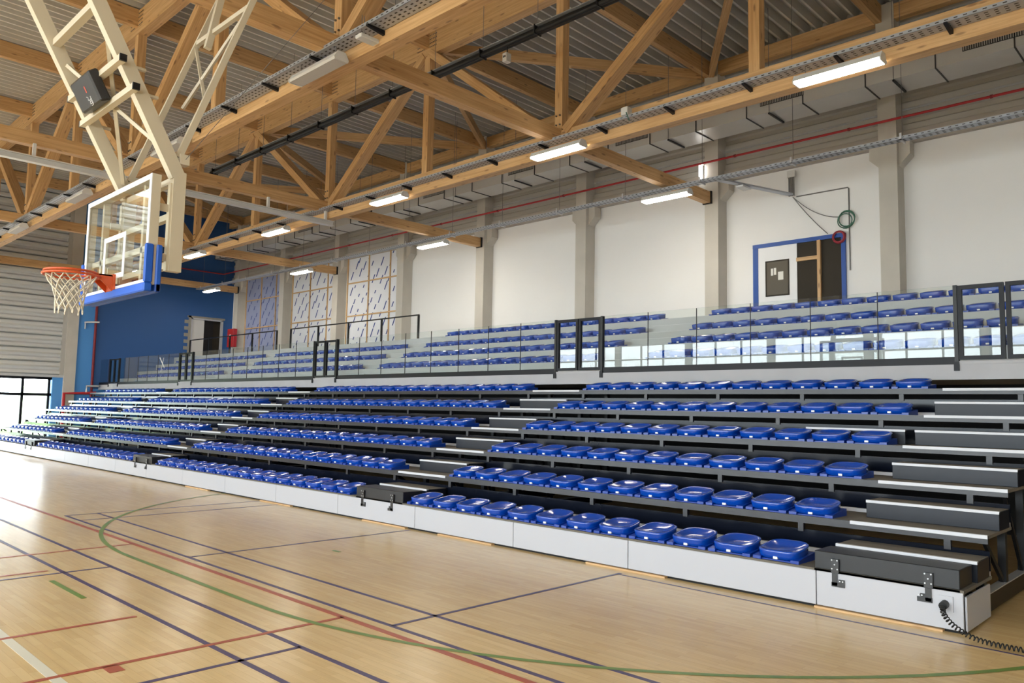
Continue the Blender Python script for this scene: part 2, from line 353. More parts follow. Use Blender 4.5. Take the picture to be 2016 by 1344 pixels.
# outside
tag(MB().box(-140, XL-12, -90, 90, -.5, -.05).build('lawn', 'grass', loc=(-80,0,-.05)), 'green lawn outside the glazed end doors', 'lawn', kind='structure')
tag(MB().box(XL-12, XL-.3, -90, 90, -.5, -.04).build('terrace_paving', 'paving', loc=(-44,0,-.04)), 'pale paving outside the glazed end doors', 'paving', kind='structure')
tag(MB().box(-140, 60, YF-80, YF-.3, -.5, -.05).build('yard', 'paving', loc=(-40,-60,-.05)), 'pale yard outside the high windows', 'paving', kind='structure')
sh = thing('shed', 'small pale shed on the lawn outside', 'shed', (-74, 20.3, -.05))
MB().box(-77, -71, 18.6, 22, -.05, 2.9).build('wall', 'clad_grey', sh)
MB().prism([(18.4, 2.9), (22.2, 2.9), (20.3, 3.5)], 0, -77.2, -70.8).build('roof', 'deck_steel', sh)

# ------------------------------------------------------------------ roof timber
XN = [-10.5-4.44*k for k in range(-3, 7)]            # posts; every second carries a tie
NK = list(range(-3, 7))
TIES = [x for k, x in zip(NK, XN) if k % 2 == 0]
YT = [('far', 12.22), ('middle', 6.74), ('near', 1.22)]
CB, CT, TB, TT = 7.2, 7.69, 10.74, 11.33
TL = {'far': 'timber roof truss above the glass balustrade, carrying lit lamps', 'middle': 'timber roof truss carrying switched-off lamps, nearer than the lit one', 'near': 'timber roof truss over the camera that holds the basketball arms'}
for nm, y in YT:
    t = thing('timber_truss', TL[nm], 'truss', (-16, y, CB), 'timber roof trusses')
    beam('bottom_chord', (XL, y, (CB+CT)/2), (XR, y, (CB+CT)/2), .24, CT-CB, 'glulam', t)
    beam('top_chord', (XL, y, (TB+TT)/2), (XR, y, (TB+TT)/2), .24, TT-TB, 'glulam', t)
    bo = MB()
    for k, x in zip(NK, XN):
        beam('post', (x, y, CT), (x, y, TB), .2, .2, 'glulam', t, up=(1,0,0))
        if k % 2 == 0:
            for s in (-1, 1):
                x2 = x + s*4.44
                if XL < x2 < XR:
                    d = Vector((x2-s*.15-(x+s*.22), 0, TB-.02-CT))
                    beam('diagonal', (x+s*.2, y, CT-.03), (x2-s*.12, y, TB+.05), .2, .3, 'glulam', t, up=(0,1,0))
                    for q in (.05, .09, .13):
                        for e in (-.07, .07):
                            c = Vector((x+s*.2, y, CT)) + d*q + Vector((e,0,0)); bo.cyl(c+Vector((0,-.1,0)), c+Vector((0,-.125,0)), .022, 6)
            for e in (-.05, .05):
                for zz in (.15, .35): bo.cyl((x+e, y-.1, CT+zz), (x+e, y-.125, CT+zz), .02, 6)
        for ix in range(5):
            for iz in range(4):
                for s in (-1, 1):
                    px, pz = x+s*(.12+ix*.06), TB+.2+iz*.1
                    bo.cyl((px, y-.12, pz), (px, y-.13, pz), .016, 5)
    bo.build('bolts', 'bolt', t); t.children[-1]['kind'] = 'stuff'
TN = {-1: 'just right of the far lamp, beyond the frame'}
tl = ['timber tie beam ending right of the picture', 'timber tie beam nearest the camera, ending beside the blue doorway', 'second timber tie beam, with the white rail under it', 'third timber tie beam, ending between the foil-covered wall bays', 'farthest timber tie beam, against the blue end wall']
for i, x in enumerate(TIES):
    t = thing('tie_beam', tl[i] if i < len(tl) else 'farthest timber tie beam', 'beam', (x, 2, 7.42), 'timber tie beams')
    ysg = [YF, 1.1, 1.34, 6.62, 6.86, 12.1, 12.34, 18.3]
    for a in range(0, 8, 2): beam('beam_length', (x, ysg[a], 7.57), (x, ysg[a+1], 7.57), .2, .3, 'glulam', t)
    MB().box(x-.13, x+.13, 18.24, 18.3, 7.4, 7.74).build('end_shoe', 'black_steel', t)
for x in XN:
    for a, b_ in ((YF, 1.1), (1.34, 6.62), (6.86, 12.1), (12.34, 18.32)):
        beam('rafter', (x, a, 11.14), (x, b_, 11.14), .16, .42, 'glulam', ceiling)
for k, x in zip(NK, XN):
    if k % 2:
        for s in (-1, 1):
            if XL < x+s*4.44 < XR: beam('wind_brace', (x+s*.15, 12.4, 11.0), (x+s*4.3, 18.25, 11.0), .14, .26, 'glulam', ceiling)
            if XL < x+s*4.44 < XR: beam('wind_brace', (x+s*.15, 12.04, 11.0), (x+s*4.3, 6.9, 11.0), .14, .2, 'glulam', ceiling) if k == 99 else None

# ------------------------------------------------------------------ telescopic stand
DP, R0, RS = .838, .36, .3685
YK = [7.45+DP*k for k in range(6)]; ZK = [R0+RS*k for k in range(6)]
SX0, SX1 = -36.85, -1.89
AIS = [(-3.13, -1.89), (-10.66, -9.45), (-20.2, -19.05), (-29.66, -28.55)]
RL = ['lowest bleacher row with long white front panels', 'second bleacher row from the floor', 'third bleacher row from the floor', 'fourth bleacher row from the floor', 'fifth bleacher row from the floor', 'topmost bleacher row, tucked under the concrete slab edge']
for k in range(6):
    y, z = YK[k], ZK[k]; yb = y+DP+.1
    t = thing('bleacher_row', RL[k], 'bleacher', ((SX0+SX1)/2, y+.4, 0), 'telescopic bleacher rows')
    MB().box(SX0, SX1, y+.012, yb, z-.03, z).build('deck', 'deck_carpet', t)
    if k == 0:
        seams = [SX1, -3.14, -5.31, -7.13] + [-7.13-2.03*i for i in range(1, 15)] + [SX0]
        for a, b_ in zip(seams[:-1], seams[1:]):
            pn = MB().box(b_+.004, a-.004, y, y+.018, .025, z-.02).build('front_panel', 'fascia_white', t, bevel=.004)
        MB().box(SX0, SX1, y+.02, y+.06, z-.08, z-.03).build('edge_profile', 'box_grey', t)
        MB().box(SX0, SX1, y+.03, y+.06, 0, .27).build('gap_shade_strip', 'void_black', t)  # dark strip standing in for the shade in the gap under the panels
        for xs in (-2.6, -5.35, -8.05, -9.9, -13.2, -16.5): MB().box(xs-.55, xs+.55, y-.03, y+.1, 0, .018).build('wood_shim', 'batten_wood', t)
        MB().prism([(y+.03,.02),(y+.8,.02),(y+.8,.31),(y+.03,.31)], 0, SX1-.002, SX1+.016).build('end_panel', 'fascia_white', t, bevel=.004)
    else:
        MB().box(SX0, SX1, y, y+.03, z-.075, z+.001).build('front_edge', 'edge_grey', t)
        for (a, b_) in AIS: MB().box(a, b_, y-.006, y+.03, z-.028, z+.006).build('nosing', 'nosing', t)
        zb = ZK[k-1]
        MB().box(SX0, SX1, y+.06, y+.085, zb+.045, zb+.222).build('riser_board', 'navy_board', t)
        MB().box(SX0, SX1, y+.015, y+.058, zb+.004, zb+.044).build('rear_profile', 'nosing', t)
        x = SX1-.35; i = 0
        while x > SX0:
            MB().box(x-.03, x+.03, y+.04, y+.09, zb+.2, z-.03).build('bracket', 'edge_grey', t); x -= 1.43
    # understructure: upright, foot beam, diagonal
    for xs in [SX1-.06, -9.4, -10.9, -18.9, -20.4, -28.4, -29.9, SX0+.1]:
        fr = MB()
        fr.box(xs-.035, xs+.035, yb-.16, yb-.08, .12, z-.03)
        fr.box(xs-.04, xs+.04, y+.12, yb+.02, .03, .19)
        fr.bar((xs, yb-.14, .2), (xs, y+.12, z-.06), .03, .05)
        fo = fr.build('support_frame', 'black_steel', t)
        MB().box(xs-.045, xs+.045, y+.12, yb+.02, .19, .2).build('rail_strip', 'alu', fo)
    # steps in the aisles
    for ai, (a, b_) in enumerate(AIS):
        if k < 5:
            y0 = y+.46
            st = MB().box(a, b_, y0, y+DP+.03, z, z+.178).build('step_box', 'step_grey', t, bevel=.004)
            MB().box(a, b_, y0-.006, y0+.035, z+.158, z+.185).build('nosing', 'nosing', st)
            MB().box(a+.005, b_-.005, y0+.04, y+DP+.03, z+.178, z+.182).build('tread', 'deck_carpet', st)
        if k == 3 and ai == 0:
            st = MB().box(-4.5, -3.24, y+.46, y+DP+.03, z, z+.178).build('step_box', 'step_grey', t, bevel=.004)
            MB().box(-4.5, -3.24, y+.454, y+.495, z+.158, z+.185).build('nosing', 'nosing', st)
        if k == 0:
            fb = MB().box(a-.03, b_-.03, y+.02, y+.4, z, z+.165).build('front_step_box', 'box_grey', t, bevel=.006)
            MB().box(a-.03, b_-.03, y+.012, y+.03, z-.022, z-.001).build('base_strip', 'mark_brown' if 'mark_brown' in M else 'edge_grey', fb)
            for s, xb in ((1, a+.17), (-1, b_-.27)):
                h_ = MB(); h_.box(xb-.035, xb+.035, y-.004, y+.02, z-.02, z+.11); h_.box(xb-.025, xb+.025, y-.012, y-.002, z-.13, z-.02); h_.box(xb-.03 if s > 0 else xb-.09, xb+.09 if s > 0 else xb+.03, y-.012, y-.002, z-.14, z-.1)
                h_.box(xb+s*.05-.015, xb+s*.05+.04, y-.01, y-.001, z-.1, z-.07)
                hh = h_.build('latch_bracket', 'case_black', fb)
                bo = MB()
                for dx, dz in ((-.025,.1),(.025,.1),(0,.06),(-.025,.02),(.025,.02)): bo.cyl((xb+dx, y-.004, z+dz), (xb+dx, y-.012, z+dz), .007, 6)
                for dx in (.05, .075): bo.cyl((xb+s*dx, y-.012, z-.085), (xb+s*dx, y-.018, z-.085), .007, 6)
                bo.build('bolts', 'alu', hh)

# ------------------------------------------------------------------ concrete terrace
TX0, TX1 = XL, XR
YU = [13.3, 14.15, 15.0, 15.85]; ZU = [2.9, 3.265, 3.635, 4.045]; ZS = 2.575
prof = [(12.5, 2.36), (12.5, ZS), (YU[0], ZS), (YU[0], ZU[0]), (YU[1], ZU[0]), (YU[1], ZU[1]), (YU[2], ZU[1]), (YU[2], ZU[2]), (YU[3], ZU[2]), (YU[3], ZU[3]), (YB, ZU[3]), (YB, 2.36)]
ter = MB()
n = len(prof); vv = [(TX0, a, b_) for a, b_ in prof] + [(TX1, a, b_) for a, b_ in prof]
ter.add(vv, [(i, i+n, (i+1) % n + n, (i+1) % n) for i in range(n)])
ter = ter.build('concrete_terrace', 'terrace_concrete', loc=(-16, 12.5, 2.36)); tag(ter, 'stepped concrete terrace carrying the upper seats', 'terrace', kind='structure')
MB().box(TX0, TX1, 12.48, 12.52, 2.36, ZS+.004).build('slab_edge', 'slab_concrete', ter)
MB().box(TX0, TX1, 14.4, 14.5, 0, 2.36).build('rear_wall', 'void_black', ter)  # concrete wall coloured black: the shade under the slab is in its colour
UA = [(-1.2, .0), (-10.42, -9.02), (-19.42, -18.27), (-28.5, -27.45)]
for a, b_ in UA:
    for j in range(4):
        zl = ZS if j == 0 else ZU[j-1]; zm = (zl+ZU[j])/2
        st = MB().box(a+.06, b_-.06, YU[j]-.38, YU[j]+.01, zl, zm).build('aisle_step', 'terrace_concrete', ter)
        MB().box(a+.06, b_-.06, YU[j]-.385, YU[j]-.345, zm, zm+.008).build('nosing', 'nosing', st)
        MB().box(a+.06, b_-.06, YU[j]-.005, YU[j]+.035, ZU[j], ZU[j]+.008).build('nosing', 'nosing', ter)

# ------------------------------------------------------------------ seats
def seat_meshes():
    S, yc, nn = 22, .235, 3.6
    def ring(a, b, zf):
        o = []
        for i in range(S):
            t = 2*PI*i/S; c, s = math.cos(t), math.sin(t)
            x = a*math.copysign(abs(c)**(2/nn), c); yy = yc + b*math.copysign(abs(s)**(2/nn), s)
            if s > 0: x *= 1 - .10*s
            o.append((x, yy, zf(x, yy)))
        return o
    rim = lambda x, y: .102 + .062*max(0, (y-.03)/.41)**1.5
    R_ = [ring(.165, .15, lambda x, y: .008), ring(.2, .185, lambda x, y: .022), ring(.214, .2, lambda x, y: .05), ring(.217, .203, lambda x, y: rim(x, y)-.02),
          ring(.222, .207, lambda x, y: rim(x, y)-.004), ring(.212, .198, lambda x, y: rim(x, y)+.003), ring(.19, .176, lambda x, y: rim(x, y)-.004), ring(.13, .12, lambda x, y: rim(x, y)-.028), ring(.06, .055, lambda x, y: rim(x, y)-.034)]
    mb = MB(); vs = [p for r in R_ for p in r]; fs = []
    for i in range(len(R_)-1):
        for j in range(S): fs.append((i*S+j, i*S+(j+1) % S, (i+1)*S+(j+1) % S, (i+1)*S+j))
    fs.append(tuple(range(S))[::-1]); fs.append(tuple((len(R_)-1)*S+j for j in range(S)))
    mb.add(vs, fs, True); mb.sm[-2] = False
    mt = MB()
    for s in (-1, 1):
        a, b_ = sorted((s*.155, s*.238))
        mt.prism([(.035, 0), (.42, 0), (.42, .075), (.12, .045), (.035, .03)], 0, a, b_)
    mt.box(-.16, .16, .06, .4, 0, .012)
    tg = MB().box(-.022, .022, .03, .055, .022, .045)
    return mb, mt, tg
sb, sm_, stg = seat_meshes()
ME_S, ME_M, ME_T = mesh_of(sb, 'seat_shell', 'seat_blue'), mesh_of(sm_, 'seat_mount', 'mount_blue'), mesh_of(stg, 'seat_tag', 'tag_white')
up_ = MB(); up_.v = [Vector((v.x, v.y, v.z*1.22)) for v in sb.v]; up_.f = sb.f; up_.sm = sb.sm
ME_S2 = mesh_of(up_, 'seat_shell_upper', 'seat_blue')
BL = [('nearest', -3.56, .509, 12), ('second', -11.14, .5005, 16), ('third', -20.66, .5, 16), ('far-left', -30.06, .498, 12)]
BU = [('nearest', -1.48, .4925, 16), ('second', -10.67, .4925, 16), ('third', -19.68, .4925, 16), ('far-left', -28.75, .4925, 16)]
seats = []
rown = ['front', 'second', 'third', 'fourth', 'fifth', 'top']
for k in range(6):
    for bn, x0, p_, cnt in BL:
        cc = cnt-1 if (bn == 'far-left' and k in (1, 2, 5)) else cnt
        for i in range(cc):
            seats.append((x0-p_*i, YK[k], ZK[k], 'blue seat, %s row of the lower stand, %s block, %s from the right' % (rown[k], bn, ORD[i]), 'blue seats on the lower stand'))
for j in range(4):
    for bi, (bn, x0, p_, cnt) in enumerate(BU):
        if j == 3 and bi > 1: continue
        for i in range(cnt):
            seats.append((x0-p_*i, YU[j], ZU[j], 'blue seat behind glass, %s upper row, %s upper block, %s from the left' % (['lowest', 'second', 'third', 'top'][j], bn, ORD[cnt-1-i]), 'blue seats on the concrete terrace'))
def vis(s):
    x, y, d = project((s[0], s[1]+.2, s[2]+.1)); return -30 < x < 2046 and -30 < y < 1370
seats = [s for s in seats if vis(s)]
seats.sort(key=lambda s: project((s[0], s[1], s[2]))[2] * (1.25 if s[1] > 12 else 1))
far = MB(); fm = MB(); ft = MB()
for i, (x, y, z, lab, grp) in enumerate(seats):
    if i < 300:
        t = thing('stadium_seat', lab, 'seat', (x, y, z), grp)
        share('seat_shell', ME_S2 if y > 12 else ME_S, t); share('seat_mount', ME_M, t); share('number_tag', ME_T, t)
    else:
        o_ = Vector((x, y, z))
        for src, dst in ((up_ if y > 12 else sb, far), (sm_, fm), (stg, ft)): dst.add([v+o_ for v in src.v], src.f, True)
t = thing('distant_seats', 'remaining small blue seats far down both stands', 'seats', (-27, 9, .3), None, 'stuff')
for b_, nm, mt in ((far, 'seat_shells', 'seat_blue'), (fm, 'seat_mounts', 'mount_blue'), (ft, 'number_tags', 'tag_white')):
    o = b_.build(nm, mt, t); o['kind'] = 'stuff'

# ------------------------------------------------------------------ glass balustrade and gates
YG = 12.5
GATES = [(-3.16, -1.92), (-10.8, -9.57), (-20.3, -19.09), (-29.8, -28.63), (-37.2, -36.07)]
secs = [(-1.92, XR), (-9.57, -3.16), (-19.09, -10.8), (-28.63, -20.3), (-36.07, -29.8), (-38.47, -37.2)]
SL = ['glass balustrade beyond the right edge of the picture', 'glass balustrade section right of the middle gate, reflecting the windows', 'long glass balustrade section left of the middle gate', 'glass balustrade section between the third and fourth gates', 'glass balustrade section with a white tape cross', 'short glass balustrade section against the blue end wall']
for i, (a, b_) in enumerate(secs):
    t = thing('glass_balustrade', SL[i], 'balustrade', ((a+b_)/2, YG, ZS), 'glass balustrade sections')
    MB().box(a+.03, b_-.03, YG-.015, YG+.05, ZS+.004, ZS+.115).build('base_channel', 'dark_frame', t)
    n = max(1, round((b_-a)/1.06)); wdt = (b_-a-.06)/n
    for j in range(n):
        x0 = a+.03+j*wdt
        pn = MB().box(x0+.006, x0+wdt-.006, YG+.01, YG+.025, ZS+.115, 3.73).build('pane', 'pane_glass', t)
        if i == 4 and j == 4:
            xc = x0+.45; tp = MB()
            tp.bar((xc-.28, YG+.005, 3.62), (xc+.22, YG+.005, 3.2), .006, .05, up=(0,0,1)); tp.bar((xc+.12, YG+.003, 3.6), (xc-.1, YG+.003, 3.05), .006, .03)
            tp.build('tape_cross', 'tag_white', pn)
        if j: MB().box(x0-.004, x0+.004, YG+.008, YG+.027, ZS+.115, 3.73).build('joint_strip', 'dark_frame', t)
GLB = ['glass gate at the right edge of the picture', 'dark framed glass gate above the middle stairs', 'dark framed glass gate above the third stairs', 'dark framed glass gate above the fourth stairs', 'dark framed glass gate closest to the blue end wall']
for i, (a, b_) in enumerate(GATES):
    t = thing('glass_gate', GLB[i], 'gate', ((a+b_)/2, YG, ZS), 'glass gates in the balustrade'); mid = (a+b_)/2
    for s, (l, r) in enumerate(((a+.03, mid-.012), (mid+.012, b_-.03))):
        lf = MB(); z0, z1, q = ZS+.07, 3.72, .055
        lf.box(l, l+q, YG-.02, YG+.04, z0, z1).box(r-q, r, YG-.02, YG+.04, z0, z1).box(l+q, r-q, YG-.02, YG+.04, z0, z0+q).box(l+q, r-q, YG-.02, YG+.04, z1-q, z1)
        lo = lf.build('leaf_frame', 'dark_frame', t)
        MB().box(l+q, r-q, YG+.003, YG+.018, z0+q, z1-q).build('pane', 'pane_glass', lo)
    MB().box(a+.03, b_-.03, YG-.03, YG+.05, ZS+.004, ZS+.05).build('sill', 'slab_concrete', t)
    for x in (a, b_):
        MB().box(x-.025, x+.025, YG-.03, YG+.045, ZS-.0, 3.73).build('post', 'black_steel', t)
        MB().box(x-.035, x+.035, YG-.045, YG-.02, ZS-.09, ZS+.04).build('foot_bracket', 'dark_frame', t)
# rails at the top walkway
for nm, (a, b_), lab in (('r', (-27.8, -19.75), 'black steel guard rail in front of the two right foil bays'), ('l', (-37.1, -28.85), 'black steel guard rail in front of the left foil bay and red cabinet')):
    t = thing('guard_rail', lab, 'railing', ((a+b_)/2, 16, ZU[3]), 'black guard rails on the top walkway')
    MB().box(a, b_, 15.98, 16.02, 4.82, 4.86).build('top_rail', 'black_steel', t)
    for i in range(5): x = a+.025+(b_-a-.05)*i/4; MB().box(x-.025, x+.025, 15.97, 16.03, ZU[3], 4.83).build('post', 'black_steel', t)

# ------------------------------------------------------------------ foil bays on the back wall
BAYL = ['silver foil insulation with blue print, rightmost of three bays', 'silver foil insulation with blue print, middle of three bays', 'bluish foil insulation with blue print, leftmost of three bays']
for i in range(3):
    x1, x0 = COLX[7+i]-.22, COLX[8+i]+.22
    x0 += .25
    t = thing('foil_insulation', BAYL[i], 'insulation', ((x0+x1)/2, 18.7, ZU[3]), 'foil covered wall bays')
    for c0, c1 in ((x0, x0+(x1-x0)*.4), (x0+(x1-x0)*.4, x0+(x1-x0)*.78), (x0+(x1-x0)*.78, x1)):
        for z0, z1 in ((ZU[3], 5.6), (5.6, 7.0), (7.0, 8.2)):
            MB().box(c0+.005, c1-.005, 18.64, 18.72, z0+.004, z1-.004).build('foil_sheet', 'membrane_blue' if i == 2 else 'membrane', t)
    pr = MB(); rnd = random.Random(i)
    for r in range(11):
        for c in range(7):
            px = x0+.2+c*.58+(r % 2)*.29+rnd.uniform(-.06, .06); pz = 4.3+r*.36+rnd.uniform(-.08, .08); ln = rnd.choice((.2, .34, .34, .12))
            if px+ln*.5 < x1 and pz+ln < 8.2:
                pr.add([(px, 18.636, pz), (px+.07, 18.636, pz), (px+.07+ln*.5, 18.636, pz+ln), (px+ln*.5, 18.636, pz+ln)], [(0, 1, 2, 3)])
    pr.build('printed_marks', 'print_blue', t)['kind'] = 'stuff'
    for q in (0, .4, .78): 
        xb = x0+(x1-x0)*q; beam('batten', (xb, 18.62, ZU[3]), (xb, 18.62, 8.25), .05, .04, 'batten_wood', t, up=(0,1,0))
    for zb in (5.6, 7.0): beam('batten', (x0, 18.615, zb), (x1, 18.615, zb), .04, .05, 'batten_wood', t)

# ------------------------------------------------------------------ doorway in the back wall
dr = thing('door_1', 'blue framed doorway, white panel left and dark studwork right', 'door', (-8.2, 18.7, ZU[3]), None, 'structure')
dx0, dx1, dzt = -9.42, -7.05, 6.2
yf = YB-.06
MB().box(dx0, dx0+.14, yf, YB+.05, ZU[3], dzt).build('frame_post', 'frame_blue', dr); MB().box(dx1-.1, dx1, yf, YB+.05, ZU[3], dzt).build('frame_post', 'frame_blue', dr)
MB().box(dx0, dx1, yf-.01, YB+.05, dzt-.1, dzt).build('frame_head', 'frame_blue', dr)
MB().box(-8.25, dx1-.1, YB-.03, YB+.02, ZU[3], dzt-.1).build('dark_interior', 'room_dark', dr)
lp = MB().box(dx0+.14, -8.25, YB-.045, YB-.005, ZU[3], dzt-.1).build('white_panel', 'white_paint', dr)
ib = MB().box(-9.05, -8.48, YB-.055, YB-.04, 4.85, 5.7).build('notice_board', 'board_brown', lp)
fr = MB(); fr.box(-9.08, -8.45, YB-.06, YB-.04, 5.7, 5.735).box(-9.08, -8.45, YB-.06, YB-.04, 4.815, 4.85).box(-9.08, -9.05, YB-.06, YB-.04, 4.85, 5.7).box(-8.48, -8.45, YB-.06, YB-.04, 4.85, 5.7)
MB().box(-8.45, -8.42, YB-.06, YB-.04, 4.815, 5.735)
fr.build('board_frame', 'room_dark', lp)
for a, b_, c, d in ((-8.93, -8.87, 5.35, 5.53), (-8.85, -8.79, 5.36, 5.54), (-8.74, -8.6, 5.22, 5.43)): MB().box(a, b_, YB-.06, YB-.052, c, d).build('paper_sheet', 'paper', lp)
beam('stud', (-7.68, YB-.06, ZU[3]), (-7.68, YB-.06, dzt-.1), .09, .08, 'batten_wood', dr, up=(1,0,0)); beam('stud', (-8.25, YB-.06, 5.68), (-7.72, YB-.06, 5.68), .06, .09, 'batten_wood', dr)
# doorway in the end wall
dl = thing('door_2', 'doorway in the dark blue end wall with raw toothed edge', 'door', (XL, 17.4, DZ0), None, 'structure')
MB().box(XL-.28, XL-.22, DY0, DY1, DZ0, DZ1).build('dark_interior', 'room_dark', dl)
fr = MB(); fr.box(XL-.1, XL+.06, DY0, DY0+.07, DZ0, DZ1).box(XL-.1, XL+.06, DY1-.09, DY1, DZ0, DZ1).box(XL-.1, XL+.06, DY0, DY1, DZ1-.07, DZ1); fr.build('door_frame', 'fascia_white', dl)
MB().box(XL-.06, XL+.0, DY0+.07, DY0+.68, DZ0, DZ1-.07).build('door_leaf', 'lamp_body', dl)
MB().box(XL-.16, XL-.1, DY0+.7, DY0+1.2, DZ0, DZ1-.1).build('open_leaf', 'rubber', dl)
for i in range(6): z = DZ0+.1+i*.33; MB().box(XL+.03, XL+.038, DY0-.34, DY0, z, z+.17).build('brick', 'raw_mortar', dl)
MB().box(XL+.03, XL+.036, DY0-.14, DY0, DZ0, DZ1+.1).build('mortar_strip', 'raw_mortar', dl); MB().box(XL+.03, XL+.036, DY0-.2, DY1+.1, DZ1, DZ1+.1).build('mortar_strip', 'raw_mortar', dl)
fc = thing('fire_cabinet', 'red fire hose cabinet on the corner column', 'cabinet', (-37.3, 18.2, 4.65))
MB().box(-37.62, -36.95, 18.1, 18.29, 4.68, 5.6).build('body', 'pipe_red', fc, bevel=.01); MB().box(-37.4, -37.2, 18.092, 18.1, 5.1, 5.3).build('symbol', 'tag_white', fc); MB().box(-37.58, -36.99, 18.094, 18.1, 4.72, 5.56).build('door', 'pipe_red', fc)

# ------------------------------------------------------------------ services
def lamp(x, y, z, on, lab, hang=.3):
    t = thing('linear_lamp', lab, 'lamp', (x, y, z), 'lit linear lamps' if on else 'switched-off linear lamps'); l = .66
    MB().prism([(y-.13, z+.035), (y-.065, z+.14), (y+.065, z+.14), (y+.13, z+.035)], 0, x-l, x+l).build('housing', 'lamp_body', t)
    MB().prism([(y-.13, z+.035), (y-.115, z), (y+.115, z), (y+.13, z+.035)], 0, x-l+.01, x+l-.01).build('diffuser', 'lamp_on' if on else 'lamp_off', t)
    for s in (-1, 1): MB().prism([(y-.135, z+.035), (y-.118, z-.003), (y+.118, z-.003), (y+.135, z+.035), (y+.07, z+.145), (y-.07, z+.145)], 0, x+s*l, x+s*(l+.02)).build('end_cap', 'lamp_body', t)
    for s in (-.8, .8): MB().cyl((x+s*l*.98, y, z+.14), (x+s*l*.98, y, z+.12+hang), .006, 5).build('hanger_wire', 'cable_grey', t)
LP = ['nearest lit lamp, under the right end of the timber truss', 'second lit lamp along the timber truss, at the nearest tie beam', 'third lit lamp along the timber truss', 'fourth lit lamp along the timber truss', 'fifth lit lamp along the timber truss, beside the backboard', 'lit lamp at the far end of the truss, behind the hoop']
for i in range(6): lamp(-4.55-5.76*i, 11.9, 7.12, True, LP[i], .22)
LT = ['lit lamp under the far cable tray, at the nearest tie beam', 'lit lamp under the far cable tray, at the second tie beam', 'lit lamp under the far cable tray, at the third tie beam', 'lit lamp under the far cable tray, by the blue end wall']
for i, x in enumerate((-10.45, -19.4, -27.5, -35.5)): lamp(x, 16.2, 7.1, True, LT[i], .16)
LB = ['large switched-off lamp on the nearer timber truss, top middle', 'switched-off lamp partly behind the white basketball arm', 'switched-off lamp left of the basketball arms', 'switched-off lamp at the left edge of the ceiling']
for i in range(4): lamp(-10.68-5.76*i, 6.42, 7.12, False, LB[i], .22)
def tray(name, x0, x1, y0, y1, z, lab, brackets, side):
    t = thing(name, lab, 'cable tray', ((x0+x1)/2, (y0+y1)/2, z), 'galvanised cable trays')
    MB().box(x0, x1, y0, y1, z, z+.004).build('tray_base', 'galv', t)
    MB().box(x0, x1, y0, y0+.004, z, z+.06).build('tray_side', 'galv', t); MB().box(x0, x1, y1-.004, y1, z, z+.06).build('tray_side', 'galv', t)
    sl = MB(); x = max(x0, -30)+.1
    while x < x1:
        for q in (.25, .5, .75): yy = y0+(y1-y0)*q; sl.box(x, x+.05, yy-.012, yy+.012, z-.002, z-.0005)
        sl.box(x, x+.05, y0-.002, y0-.0005, z+.025, z+.04)
        x += .12
    sl.build('slot_marks', 'grille_dark', t)['kind'] = 'stuff' if sl.v else ''
    x = x1-.7
    while x > x0:
        if side == 'wall':
            MB().prism([(y0-.03, z-.03), (y0-.03, z-.005), (y1+.06, z-.005), (y1+.06, z-.08)], 0, x-.025, x+.025).build('bracket', 'dark_frame', t)
        else:
            MB().cyl((x, (y0+y1)/2, z+.05), (x, (y0+y1)/2, ZR), .006, 5).build('hanger_rod', 'cable_grey', t)
            MB().box(x-.02, x+.02, y0-.03, y1+.03, z-.03, z-.002).build('bracket', 'alu', t); MB().box(x-.02, x+.02, y0-.03, y0-.02, z-.03, z+.12).build('clamp', 'alu', t)
        x -= brackets
tray('cable_tray', -37.4, XR, 11.82, 12.09, 7.4, 'perforated cable tray on the truss with lit lamps', 1.55, 'wall')
tray('cable_tray', -37.4, XR, 6.34, 6.61, 7.4, 'wide cable tray on the truss with switched-off lamps', 1.55, 'wall')
tray('cable_tray', -37.0, XR, 16.1, 16.3, 7.31, 'cable tray hanging in front of the white back wall', 2.25, 'roof')
# air duct
du = thing('air_duct', 'long rectangular galvanised air duct below the roof', 'duct', (-16, 17.2, 8.85))
D0, D1, DZ = 16.75, 17.6, 8.85
x = XR-.5; i = 0
VENT = [-3.45, -7.7, -11.9, -16.0, -20.1, -24.2, -28.3]
while x > XL+2.5:
    a = max(x-1.37, XL+2)
    MB().box(a+.006, x-.006, D0, D1, DZ, DZ+.75).build('duct_section', 'duct_steel', du)
    MB().box(a-.012, a+.012, D0-.02, D1+.02, DZ-.02, DZ+.77).build('flange', 'grille_dark', du)
    if i % 2 == 0:
        MB().box(a+.55, a+.59, D0-.03, D1-.1, DZ-.055, DZ-.02).build('support_channel', 'black_steel', du)
        MB().cyl((a+.57, D0-.02, DZ-.03), (a+.57, D0-.02, ZR), .007, 5).build('hanger_rod', 'cable_grey', du)
    x = a; i += 1
for x in VENT:
    g = MB().box(x-.52, x+.52, D0-.02, D0-.002, DZ+.18, DZ+.36).build('grille', 'grille_dark', du)
    bl = MB()
    for q in range(26): bl.box(x-.5+q*.04, x-.488+q*.04, D0-.028, D0-.02, DZ+.19, DZ+.35)
    bl.build('grille_blades', 'duct_steel', g)['kind'] = 'stuff'
rp = thing('sprinkler_pipe', 'thin red pipe running along the upper back wall', 'pipe', (-16, 18.05, 8.45))
MB().tube([(XR, 18.05, 8.47), (-20, 18.05, 8.47), (XL+.3, 18.05, 8.47), (XL+.25, 18.0, 8.47), (XL+.25, 12.4, 8.47)], .03, 8).build('pipe', 'pipe_red', rp)
for i in range(14): MB().cyl((2-2.9*i, 18.05, 8.47), (2.05-2.9*i, 18.05, 8.47), .042, 8).build('clamp', 'dark_red', rp)
